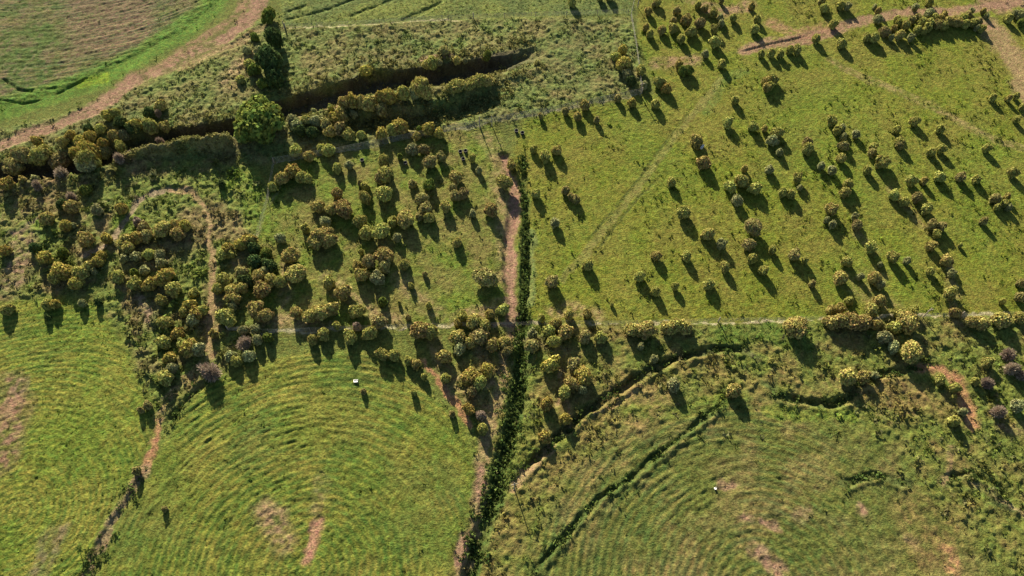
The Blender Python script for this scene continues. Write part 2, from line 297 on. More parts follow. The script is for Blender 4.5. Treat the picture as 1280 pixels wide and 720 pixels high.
def attr_leaf_mat(name, tr=.25):
    m = leaf_mat(name, (1, 1, 1), tr); N = m.node_tree.nodes; L = m.node_tree.links
    a = N.new('ShaderNodeAttribute'); a.attribute_name = 'Col'; hs = [n for n in N if n.type == 'HUE_SAT'][0]; L.new(a.outputs['Color'], hs.inputs['Color']); return m
LC = {'Y': (.37, .305, .085), 'y': (.37, .36, .105), 'o': (.36, .30, .105), 'b': (.32, .28, .115), 'g': (.33, .335, .155), 'l': (.165, .20, .045), 'd': (.08, .115, .04), 'p': (.33, .26, .205)}
LM = {k: leaf_mat('foliage_'+n, LC[k]) for k, n in (('Y', 'golden'), ('y', 'yellow_green'), ('o', 'orange_olive'), ('b', 'brown_olive'), ('g', 'grey_green'), ('l', 'lime'), ('d', 'dark_green'), ('p', 'bare_twigs'))}
BARK = mat('bark', (.12, .085, .06)); M_POST = mat('weathered_wood', (.3, .26, .2)); M_WIRE = mat('galvanised_wire', (.42, .41, .36), .6)
M_TUB = mat('black_rubber', (.02, .02, .022), .6); M_RIM = mat('pale_rim', (.14, .14, .14), .6); M_WHITE = mat('white_plastic', (.8, .8, .78), .5)

# ------------------------------------------------------------------ mesh helpers
def mesh_np(name, V, faces, mats, tint=None, col=None, smooth=False, mi=None):
    """faces: (n,k) int array with a fixed k, or list of such arrays"""
    me = bpy.data.meshes.new(name); V = np.asarray(V, np.float32)
    FA = faces if isinstance(faces, list) else [faces]
    me.vertices.add(len(V)); me.vertices.foreach_set('co', V.ravel())
    loops = np.concatenate([f.ravel() for f in FA]).astype(np.int32); tot = np.concatenate([np.full(len(f), f.shape[1]) for f in FA]).astype(np.int32)
    me.loops.add(len(loops)); me.loops.foreach_set('vertex_index', loops)
    me.polygons.add(len(tot)); me.polygons.foreach_set('loop_start', np.concatenate([[0], np.cumsum(tot)[:-1]]).astype(np.int32))
    me.polygons.foreach_set('loop_total', tot) if False else None
    me.update(calc_edges=True)
    if smooth: me.polygons.foreach_set('use_smooth', np.ones(len(tot), bool))
    if mi is not None: me.polygons.foreach_set('material_index', np.asarray(mi, np.int32))
    if tint is not None:
        a = me.attributes.new('tint', 'FLOAT', 'POINT'); a.data.foreach_set('value', np.asarray(tint, np.float32))
    if col is not None:
        a = me.attributes.new('Col', 'FLOAT_COLOR', 'POINT'); c = np.ones((len(V), 4), np.float32); c[:, :3] = col; a.data.foreach_set('color', c.ravel())
    for m in mats: me.materials.append(m)
    return me
def link(name, me, parent=None, loc=None, **props):
    o = bpy.data.objects.new(name, me); COL.objects.link(o)
    if parent: o.parent = parent
    if loc is not None: o.location = loc
    for k, v in props.items(): o[k] = v
    return o

# ------------------------------------------------------------------ ground sheet
def axis(a, b, st, far, lead):
    c = list(np.arange(a, b+1e-6, st)); s = st; x = a
    lo = []; 
    while x > -far: s *= 1.25; x -= s; lo.append(x)
    hi = []; s = st; x = c[-1]
    while x < far: s *= 1.25; x += s; hi.append(x)
    return np.array(lo[::-1]+c+hi)
STEP = .23
xs = axis(-128, 128, STEP, 4000, 0); ys = axis(12, 158, STEP, 4000, 0)
GX, GY = np.meshgrid(xs, ys); shp = GX.shape
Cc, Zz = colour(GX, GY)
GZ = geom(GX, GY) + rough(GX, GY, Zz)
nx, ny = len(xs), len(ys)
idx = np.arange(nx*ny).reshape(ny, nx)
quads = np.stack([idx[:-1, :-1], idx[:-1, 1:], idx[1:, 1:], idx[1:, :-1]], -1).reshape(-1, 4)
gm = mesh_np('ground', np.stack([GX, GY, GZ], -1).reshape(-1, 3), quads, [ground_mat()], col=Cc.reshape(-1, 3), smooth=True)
link('ground', gm, kind='structure')

# ------------------------------------------------------------------ scatter of low growth (stuff)
TH_ = lambda n: RNG.random(n)
def clumps(name, x, y, rad, hgt, col, k, label, cat, leaf=.5, tr=.25):
    """each clump = k little leaf triangles through a low dome"""
    n = len(x); z0 = geom(x, y)
    a = RNG.random((n, k))*2*np.pi; u = np.sqrt(RNG.random((n, k))); ph = RNG.random((n, k))
    cx = x[:, None] + rad[:, None]*u*np.cos(a); cy = y[:, None] + rad[:, None]*u*np.sin(a)
    cz = z0[:, None] + hgt[:, None]*(.15+.85*ph*np.sqrt(np.clip(1-u*u*.8, 0, 1)))
    s = leaf*rad[:, None]*(.6+.8*RNG.random((n, k)))
    c = np.stack([cx, cy, cz], -1)
    t1 = RNG.normal(size=(n, k, 3)); t1[..., 2] *= .6; t1 /= np.linalg.norm(t1, axis=-1, keepdims=True)
    t2 = RNG.normal(size=(n, k, 3)); t2 -= t1*(t1*t2).sum(-1, keepdims=True); t2 /= np.linalg.norm(t2, axis=-1, keepdims=True)
    s = s[..., None]
    V = np.stack([c-s*t1*.8-s*t2*.5, c+s*t1*.8-s*t2*.5, c+s*t2*.9], 2).reshape(-1, 3)
    fa = np.arange(len(V)).reshape(-1, 3)
    tint = np.repeat((.7+.6*RNG.random(n*k)), 3)
    me = mesh_np(name, V, fa, [attr_leaf_mat('leaves_'+name, tr)], tint=tint, col=np.repeat(np.repeat(col, k, 0), 3, 0))
    o = link(name, me, kind='stuff', label=label, category=cat)
    return o
X_ = lambda x: x
def pick(n, dens):
    x = RNG.random(n)*256-128; y = RNG.random(n)*142+15
    # keep what the picture could see, with a margin
    v = np.abs(x) < (H*ST+y*CT)*.70+10; x, y = x[v], y[v]
    Z, wx, wy = zones(x, y)
    p = dens(x, y, Z); keep = RNG.random(len(x)) < p; x, y = x[keep], y[keep]
    Z = {k: z[keep] for k, z in Z.items()}
    bad = np.zeros(len(x))
    for P, hw, s_, c, q in SOIL:
        if s_ >= .7:
            d, _, _ = dpl(x, y, P); bad = np.maximum(bad, s_*(d < hw))
    d, s, t = dpl(x, y, RIV); bad = np.where((d < 3.8), 1, bad)
    k = RNG.random(len(x)) > bad; return x[k], y[k], {q: z[k] for q, z in Z.items()}
def basecol(x, y):
    c, _ = colour(x, y); return c
# scrub and tall herbs
x, y, Z = pick(150000, lambda x, y, Z: (Z['scrl']*.75+Z['scrr']*.5*(1-.8*Z['cropr'])+Z['rivn']*.5)*sm(fbm(x, y, 2.5, 501), .28, .6))
r = .16+.34*RNG.random(len(x))**2.2; c = basecol(x, y)*(1.0+.5*(RNG.random((len(x), 1))-.3))
g = (RNG.random(len(x)) < .2-.14*Z['rivn'])[:, None]; c = np.where(g, c*.5+np.array([.085, .075, .045])*.9, c)
r = r + (Z['scrl']+.5*Z['scrr'])*(RNG.random(len(x)) < .045)*(.25+.45*RNG.random(len(x)))
clumps('scrub', x, y, r, r*1.7, c, 9, 'knee high scrub and herbs covering the rough ground', 'scrub', .55)
# weeds in the pastures, in loose colonies
x, y, Z = pick(110000, lambda x, y, Z: (Z['pastl']*.6+Z['pastr']*(.34+.25*sm(X_(x), 30, 60)))*sm(fbm(x, y, 7, 511)*.6+fbm(x, y, 1.6, 512)*.4, .42, .66)+.03)
r = .09+.34*RNG.random(len(x))**4; c = basecol(x, y)*np.array([.8, .95, .9])*(.75+.5*RNG.random((len(x), 1)))
clumps('weeds', x, y, r, r*1.5, c, 6, 'small green weeds speckling the short pasture', 'weeds', .6)
# crop tufts
x, y, Z = pick(170000, lambda x, y, Z: Z['cropm']*.75+Z['cropl']*.75+Z['cropr']*.7+Z['ul']*.8*(1-.5*Z['brown'])+Z['line']*.3)
r = .11+.13*RNG.random(len(x))**2; c = basecol(x, y)*(.95+.5*RNG.random((len(x), 1)))
clumps('crop', x, y, r, r*1.15, c, 5, 'green crop growing in curved rows', 'crop', .65)
# hedge in the ditch beside the red gully
def along(P, n, hw):
    L = np.array([math.hypot(P[i+1][0]-P[i][0], P[i+1][1]-P[i][1]) for i in range(len(P)-1)]); s = np.concatenate([[0], np.cumsum(L)])
    t = RNG.random(n)*s[-1]; PA = np.array(P); X = np.interp(t, s, PA[:, 0]); Y = np.interp(t, s, PA[:, 1])
    return X+RNG.normal(size=n)*hw, Y+RNG.normal(size=n)*hw*.8
xx = []; yy = []
for P, n, hw in ((HED, 400, .45), (HED2, 1700, 1.15), (DIT3, 280, .55), (DIT1, 280, .8), (DIT2, 180, .7), (DIT4, 60, .6), (DIT5, 50, .6), (DIT6, 40, .7), (DIT7, 110, 1.0)):
    a, b_ = along(P, n, hw); xx.append(a); yy.append(b_)
x = np.concatenate(xx); y = np.concatenate(yy); r = .16+.42*RNG.random(len(x))**2
c = np.array([.075, .115, .03])*(.5+1.3*RNG.random((len(x), 1)))
q = fbm(x, y, 3, 77) > .40; x, y, r, c = x[q], y[q], r[q], c[q]; c[len(c)//2:] *= 1.0
clumps('ditch_growth', x, y, r, r*1.6, c, 12, 'dark lush growth choking the ditches', 'undergrowth', .5)

x, y = along(RIV, 5200, 4.3); x2, y2 = along(LEV, 500, 2.2); x3, y3 = along(RIV2, 1300, 2.5); x = np.concatenate([x, x2, x3]); y = np.concatenate([y, y2, y3])
d, s, t = dpl(x, y, RIV); q = ((d > 2.6) | (RNG.random(len(x)) < .12)) & (t < .97); x, y = x[q], y[q]
r = .16+.5*RNG.random(len(x))**2.5; c = np.array([.2, .19, .065])*(.45+1.0*RNG.random((len(x), 1)))*np.array([1, 1, 1.0])
clumps('bank_growth', x, y, r, r*1.5, c, 13, 'tangled olive growth on the banks of the dark channel', 'undergrowth', .45)

# ------------------------------------------------------------------ shrub and tree prototypes
def ico(sub=1):
    import bmesh
    b = bmesh.new(); bmesh.ops.create_icosphere(b, subdivisions=sub, radius=1); V = np.array([v.co[:] for v in b.verts]); Fc = np.array([[v.index for v in f.verts] for f in b.faces]); b.free(); return V, Fc
IV, IF = ico(2)
def crown_data(seed, nl=9, leaves=1000, ls=.13, twig=False):
    """unit crown: radius 1, from z 0 to 1"""
    R = np.random.default_rng(seed); V = []; Fq = []; Ft = []; T = []; off = 0
    lob = [(0, 0, .52, .74)]
    for i in range(nl):
        a = 2*math.pi*(i+R.random()*.7)/nl; q = .38+.34*R.random(); rr = .22+.22*R.random()
        lob.append((q*math.cos(a), q*math.sin(a), .25+.48*R.random(), rr))
    for i in range(3):
        a = 6.28*R.random(); lob.append((.25*math.cos(a), .25*math.sin(a), .74, .3))
    W = np.array([l[3]**2 for l in lob]); W /= W.sum()
    for (lx, ly, lz, lr) in lob:
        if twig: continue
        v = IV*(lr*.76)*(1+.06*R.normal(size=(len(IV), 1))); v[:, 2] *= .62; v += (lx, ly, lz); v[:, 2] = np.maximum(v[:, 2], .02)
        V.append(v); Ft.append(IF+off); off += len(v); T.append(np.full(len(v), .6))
    k = R.choice(len(lob), size=leaves, p=W); L = np.array(lob)[k]
    d = R.normal(size=(leaves, 3)); d /= np.linalg.norm(d, axis=1, keepdims=True)
    rad = L[:, 3]*(.78+.30*R.random(leaves)+.32*(R.random(leaves) < .07)*R.random(leaves)); c = d*rad[:, None]; c[:, 2] *= .62; c += L[:, :3]; c[:, 2] = np.clip(c[:, 2], .03, 1.02)
    nrm = d*.8 + np.array([0, 0, .45]) + R.normal(size=(leaves, 3))*.6; nrm /= np.linalg.norm(nrm, axis=1, keepdims=True)
    t1 = np.cross(nrm, R.normal(size=(leaves, 3))); t1 /= np.linalg.norm(t1, axis=1, keepdims=True); t2 = np.cross(nrm, t1)
    s = (ls*(.5+R.random(leaves)))[:, None]
    if twig:
        t1 = d; t2 = t2*.10; s = s*2.2; c = c*np.array([.8, .8, .9])
    v = np.stack([c-s*t1-s*t2*.7, c+s*t1*.9-s*t2*.8, c+s*t1*.7+s*t2, c-s*t1*.8+s*t2*.7], 1).reshape(-1, 3)
    V.append(v); Fq = np.arange(leaves*4).reshape(-1, 4)+off; T.append(np.repeat(.5+1.0*R.random(leaves), 4))
    FA = ([np.concatenate(Ft)] if Ft else []) + [Fq]
    return np.concatenate(V), FA, np.concatenate(T)
NV = 5
CD = [crown_data(100+i, nl=7+i % 3*2, leaves=2700, ls=.078) for i in range(NV)]
BIG = [crown_data(200+i, nl=16, leaves=5500, ls=.055) for i in range(3)]
TW = [crown_data(300+i, nl=9, leaves=1500, ls=.1, twig=True) for i in range(2)]
CM = {}
def crown_mesh(code, kind, i):
    key = (code, kind, i)
    if key not in CM:
        D = {'s': CD, 'B': BIG, 'p': TW}[kind]; v, f, t = D[i % len(D)]
        CM[key] = mesh_np('crown', v, f, [LM[code]], tint=t)
    return CM[key]
def trunk_mesh():
    """short forking trunk, unit height"""
    V = []; Fq = []; off = 0
    def limb(p, q, r0, r1):
        nonlocal off
        p = np.array(p, float); q = np.array(q, float); d = q-p; d /= np.linalg.norm(d); a = np.cross(d, (.3, .9, .1)); a /= np.linalg.norm(a); b = np.cross(d, a); n = 7
        for j, (c, r) in enumerate(((p, r0), ((p+q)/2+a*.01, (r0+r1)/2), (q, r1))):
            for i in range(n):
                t = 2*math.pi*i/n; V.append(c+r*(a*math.cos(t)+b*math.sin(t)))
        for j in range(2):
            for i in range(n): Fq.append([off+j*n+i, off+j*n+(i+1) % n, off+(j+1)*n+(i+1) % n, off+(j+1)*n+i])
        off += 3*n
    limb((0, 0, -.1), (.02, .01, .3), .085, .06)
    for a, l in ((.3, .5), (1.9, .42), (3.4, .5), (4.9, .45)):
        limb((.02, .01, .26), (l*math.cos(a), l*math.sin(a), .72), .045, .012)
    return mesh_np('trunk', np.array(V), np.array(Fq), [BARK], smooth=True)
TRK = trunk_mesh()

# ------------------------------------------------------------------ where every shrub stands (photo x, photo y, crown radius, foliage)
SHR = """
822,2,4.5,y;817,5,2.5,b;811,13,4.5,o;808,33,4,o;813,41,4.5,y;828,36,5.5,o;842,25,4,b;847,12,4.5,b;858,24,7,o;842,34,6,y;864,38,6.5,y;852,47,5,y;876,27,6.5,b;873,5,4,y;882,9,4,b;892,15,5.5,y;901,21,3.5,g;902,28,4,g;893,35,5.5,y;894,51,7.5,y;882,66,4,g;903,79,5,y;849,79,4.5,o;853,87,6,l;861,86,6,l;802,86,6.5,y;917,21,4.5,y;902,0,3,b;940,7,4,o;947,22,4.5,y;944,35,5.5,y;
952,66,4,y;965,65,5,y;976,66,4.5,y;988,61,4.5,y;997,60,6,y;1028,0,4.5,b;1031,9,5.5,y;1051,5,5,y;1060,7,4,g;1042,29,5,y;1021,47,5,y;1053,53,6,y;1084,45,5.5,y;1093,45,6.5,y;1094,8,2.5,g;1099,12,3.5,o;1098,23,5,g;1107,38,6,b;1118,35,3.5,o;1126,42,6,o;1115,46,3,g;1122,23,4,y;1124,27,4,y;
1140,24,5,b;1148,21,4,b;1133,30,6,y;1153,27,5,y;1162,15,5.5,g;1163,2,4.5,y;1145,8,4,g;1163,27,5,y;1160,33,5,y;1148,36,4.5,y;1155,38,3.5,y;1169,21,4.5,y;1176,22,4.5,o;1173,29,5.5,o;1181,18,4,o;1184,25,5.5,o;1191,25,5.5,o;1181,31,5,y;1198,27,5.5,o;1205,22,5.5,y;1210,18,5,b;1215,13,3.5,g;1208,29,5,y;1217,27,5,y;1224,26,4,b;1222,34,3,g;1228,35,4,y;1139,46,4,g;1230,13,3,o;1234,19,2.5,g;1262,22,5,y;1257,21,2.5,y;1269,16,3.5,g;1276,18,5,g;1277,27,4,l;
715,1,6,y;750,-5,4,y;762,-6,5,y;824,101,7,y;834,109,6.5,Y;790,127,5,Y;820,129,5.5,y;805,106,4.5,g;
773,122,4,b;746,149,3.5,b;722,144,5,o;731,130,6,o;707,138,4,b;676,144,3,b;919,124,5,y;910,152,7,y;942,157,6,y;956,160,3.5,o;871,174,7.5,o;959,100,5,o;959,108,5,o;966,97,6.5,y;963,107,4.5,y;1242,121,4.5,y;1262,122,3.5,o;1271,119,3.5,y;1278,133,3,y;1272,148,4,y;1144,150,6,y;1122,161,4.5,y;1125,176,6,y;1176,160,5,y;1041,150,6.5,y;1053,159,4,g;1055,170,4,g;1047,162,5,y;1071,167,4.5,g;972,164,7,y;966,174,7,g;1010,177,6,b;
667,185,4.5,y;682,194,7.5,y;696,187,6,o;670,241,6,y;707,237,5,b;720,249,5,b;714,245,4,b;694,277,5.5,g;840,226,6,y;871,181,4,o;880,202,9,o;855,264,9,y;927,225,9.5,y;931,210,4,o;914,232,7.5,y;945,234,8,y;922,249,7,g;942,283,11,b;886,291,8.5,o;902,304,6,g;937,304,7.5,b;941,322,6,y;955,337,6,y;907,332,6.5,y;886,354,7,y;859,319,7,y;821,319,6,o;800,344,6.5,y;735,330,7.5,y;690,351,8.5,b;844,357,4.5,y;962,211,5,g;
975,189,4,g;1010,184,8,y;1055,181,6,b;1052,196,6,o;1027,206,4.5,g;1041,212,5,g;1092,183,5.5,y;1091,190,5,b;1104,202,9,y;1085,211,5.5,y;1126,181,4.5,b;1165,189,5,y;1177,185,5.5,y;1234,184,5,y;997,221,6,y;1000,234,3,g;979,239,6,y;989,241,6,y;1061,229,6.5,y;1057,239,6.5,y;1040,260,8,o;1034,274,3.5,g;1041,280,4.5,g;1069,270,4,g;1072,280,7,b;1140,224,7,y;1156,225,4.5,o;1176,220,6.5,y;1202,220,6,b;1221,223,5,y;1267,214,6.5,y;1119,243,6.5,y;1132,251,5.5,y;1147,245,6.5,b;1160,259,7.5,y;1246,247,6,b;1260,245,3.5,o;1257,254,4,y;1247,258,3.5,y;1262,259,3.5,g;1231,275,4.5,b;1166,280,6,b;1177,282,5.5,b;1172,292,5,y;1090,308,7.5,y;1117,320,7.5,y;1135,325,4,g;1101,330,3,g;1165,306,6,o;1185,325,7.5,o;1190,341,4.5,g;1164,338,5,y;994,317,7.5,b;1007,324,4,y;966,311,5,y;1060,326,6.5,y;1076,345,4,g;1052,346,9,o;1094,346,9,o;1102,355,5,g;1016,354,4,b;1201,306,2.5,y;1278,353,5,b;
1062,375,5,y;1040,387,6,o;1050,385,6.5,o;1091,386,9,y;1101,375,8,o;1142,387,6.5,y;1189,365,8.5,y;1195,390,7,o;1254,376,3.5,y;1277,370,6,b;1252,399,11,o;1228,403,9,o;1216,402,8,o;1276,396,7,y;995,408,14,o;1040,402,9,o;1052,400,11,o;1066,400,12,o;1080,402,10,o;1096,405,6,o;1136,402,13,o;1120,408,8,y;1125,391,7,y;1140,438,14,o;1107,420,9,g;1118,432,8,g;1060,470,11,o;1080,470,8,o;1094,469,5,g;1262,442,9,p;1267,460,9.5,p;1279,468,7,p;1236,478,8,p;1176,473,7,y;1195,484,6,y;1205,514,4.5,g;1193,526,7,y;1250,514,9,p;1272,506,8,g;1220,476,5,y;1235,452,7,y;
820,363,6,y;712,392,7,o;734,392,5.5,o;677,397,5,y;765,380,2.5,y;695,404,8,o;687,412,8,y;706,414,10,o;693,426,9,y;731,420,9,b;751,421,7.5,y;665,431,9,b;665,417,6,g;689,455,11,Y;717,455,9,b;730,468,12,Y;715,478,9,o;706,489,9,y;728,486,6,g;684,504,9,Y;707,523,7,Y;681,545,8,Y;790,411,9,o;807,411,12,o;836,409,9,o;856,408,9,o;846,406,10,y;801,432,4,g;818,448,4.5,g;843,480,9,g;918,487,10,o;
429,364,10,o;411,355,5,g;370,390,8,o;386,394,9,o;400,390,11,o;413,385,9,o;446,389,9.5,y;474,401,9.5,b;462,415,9.5,y;446,407,5.5,p;478,376,5.5,l;514,357,3.5,y;536,381,4,y;510,396,3.5,b;499,378,2.5,y;526,412,12,o;538,413,10,y;437,421,9,y;421,406,4.5,y;404,416,8,y;390,424,7,y;478,442,8,y;493,443,8,y;510,450,5,y;530,470,4,y;454,489,3.5,b;517,490,4,y;565,517,4,b;
578,394,6.5,y;572,404,5,o;592,401,11,o;604,407,9,y;612,392,6,o;629,386,7.5,y;571,421,10,o;587,427,7,o;574,435,8,g;600,420,11,b;615,430,8,o;555,444,9,o;609,461,8.5,Y;631,427,8,o;634,437,6,b;520,454,6,o;588,471,12,Y;599,478,10,y;590,488,8,b;586,511,7.5,Y;601,519,6,p;557,472,6,y;603,535,7,y;
369,187,8,y;386,194,7,o;410,187,9,y;402,185,6,y;365,213,10,Y;376,220,8,y;352,222,9,o;340,232,6,y;384,222,6,y;421,209,6.5,y;436,205,5,g;479,199,8,y;481,216,10,y;474,221,7,b;500,195,3.5,l;515,185,8,g;530,185,6.5,b;537,201,8.5,b;551,195,6,b;536,230,7.5,l;515,229,5,b;570,220,8.5,o;566,234,6,b;579,241,7,b;569,243,7,b;590,197,4.5,y;599,212,4,g;421,240,7,o;456,232,5.5,y;455,245,8.5,y;479,241,11,y;450,228,3.5,b;527,247,8,b;532,259,8,b;536,271,7,y;524,269,5,b;557,257,7,o;591,266,4,g;614,261,9.5,o;631,226,9.5,y;639,205,6,o;397,257,8,o;414,261,7,o;429,260,11.5,o;449,275,8.5,y;406,276,7,g;381,285,5,y;402,293,12,o;393,302,9,o;411,299,10,o;350,296,6.5,g;457,290,8.5,y;476,287,11,y;490,276,6,y;506,272,12,o;496,296,5,g;571,302,6.5,o;607,346,14,b;504,330,7.5,y;480,318,11,o;460,326,9.5,b;446,332,6,o;452,343,9,o;471,347,9,g;480,332,8,b;451,314,3.5,y;531,342,3,b;411,351,8,y;332,316,8,l;362,319,11,o;369,340,13,o;
277,317,7,y;284,310,8,Y;289,317,5,y;301,304,8,Y;312,300,9,Y;316,309,8,d;318,325,9,d;336,331,9,d;301,340,8,b;322,344,9,o;331,338,6,g;337,348,8,o;350,351,9,y;308,350,9,d;278,348,8,y;327,361,11,o;289,363,9,o;301,359,8,o;291,372,9,o;319,386,11,o;330,394,10,o;272,359,7,y;280,394,11,y;286,400,8,y;290,383,5,g;304,412,7,g;319,411,6,g;334,421,6,l;321,424,7,g;304,428,10,p;266,417,5,o;287,444,7,g;294,451,6,y;310,444,8,g;262,464,13.5,p;235,434,11,Y;228,430,8,y;246,436,9,g;204,427,9,y;211,447,8,Y;214,459,7,g;206,472,10,y;184,506,5,b;175,512,4,b;
205,402,9,y;222,416,8,Y;236,381,8,Y;230,389,7,y;244,391,9,Y;252,387,7,y;240,398,8,g;216,360,10,y;201,375,7,y;187,354,9,Y;167,354,8,y;205,345,11,Y;147,345,9,y;242,365,6,y;156,299,8,o;171,296,9,Y;179,284,8,b;182,293,8,b;202,285,11,o;218,280,7,o;222,291,9,o;230,281,8,Y;159,309,8,o;152,305,7,o;169,320,6,g;186,317,7,y;199,318,7,g;155,322,5,g;200,328,6,g;180,337,6,g;167,340,5,l;171,276,5,p;
57,272,9,o;81,281,8,Y;92,281,3,g;106,299,10,o;132,297,6,Y;55,321,9,Y;5,313,7,Y;76,338,12,Y;67,346,8,y;99,341,10,y;93,353,9,Y;77,314,6,l;121,326,8,Y;110,332,7,o;126,319,6,Y;117,339,3.5,g;42,309,7,d;8,229,9,Y;28,225,5,o;43,223,5,g;45,231,6,p;106,236,7,l;88,257,9,o;76,255,6,d;120,261,7,g;151,260,7,Y;88,245,7,p;
8,386,7.5,y;58,380,6,y;68,379,5.5,Y;59,396,3.5,d;102,378,4.5,g;122,377,4,d;170,588,5,b;205,636,3.5,b;277,229,4.5,d
"""
TREES = """
108,186,13,Y,6.5;95,192,9,Y,5;120,184,10,y,5.8;107,200,12,g,5;88,209,5,Y,2.2;130,188,8,g,3.5;44,188,12,y,3.8;26,192,10,b,3.4;8,197,12,b,3.6;64,188,12,b,3.8;80,193,9,p,3.4;146,194,6,p,3.0;88,168,6,Y,2.4;100,175,8,Y,2.6;112,170,7,Y,2.6;125,174,7,Y,2.8;110,160,6,d,2.2;125,160,6.5,y,2.4;134,143,7,Y,2.4;144,140,6,y,2.2;150,152,8,d,2.8;138,170,8,o,3.0;149,171,7,y,3.0;158,173,7,g,3.0;78,176,6.5,o,2.4;46,176,7,Y,2.6;
168,156,8,Y,3.2;186,140,7,d,2.6;200,131,7,o,2.8;197,141,4.5,p,2;185,157,9,y,3.2;204,155,6.5,o,2.6;194,166,7.5,y,3.0;172,150,5,g,2;200,176,5,p,2.2;172,170,8,d,3;
325,146,30,l,6.8;336,72,15,d,6.5;341,45,10,d,5.0;335,18,9,l,3.6;318,85,8,l,2.8;343,95,11,d,4.6;308,62,6,g,1.8;318,45,6,l,2.0;311,78,6.5,y,1.8;323,62,6,g,2.2;300,98,6,y,1.6;328,103,7,l,2.4;
430,127,7,o,3.2;440,125,8,Y,3.4;451,126,7.5,o,3.4;460,129,9,o,3.6;476,121,8,Y,3.6;476,132,8,b,3.4;425,139,7,o,2.8;418,147,8,Y,3.0;428,146,6.5,o,2.8;407,155,8,b,3;412,163,7.5,o,2.6;424,160,8,b,3;395,150,8,g,2.6;382,150,7.5,y,2.4;370,155,8,g,2.4;364,148,6.5,g,2.2;376,162,8,d,2.6;390,164,8,d,2.6;413,134,4,y,1.6;393,137,3.5,g,1.4;441,154,5,g,2.2;456,87,8,Y,2.4;435,168,8,y,2.4;451,168,6,y,2.2;
486,119,9.5,Y,3.8;504,115,8.5,y,3.8;526,108,12,o,5.0;533,114,8,o,4.0;519,115,7,g,3.4;500,157,11,Y,3.4;490,161,7.5,y,3.0;477,166,8,Y,3.0;524,161,4,l,2.0;535,160,8,Y,2.8;549,166,6.5,Y,2.4;521,169,5.5,o,2.0;572,106,10,y,2.6;564,110,7,y,2.4;600,99,10,y,2.8;611,101,7,o,2.4;588,106,7,y,2.4;582,94,3.5,g,1.6;532,83,6,o,2.0;547,82,5,g,1.8;540,76,9,y,2.8;571,75,5.5,o,2.0;609,69,6,l,2.6;555,62,6,b,2.0;
780,78,9,Y,3.2;784,92,6,g,2.2;790,100,6,d,2.6;779,61,6,Y,2.6;770,70,6,y,2.2
"""
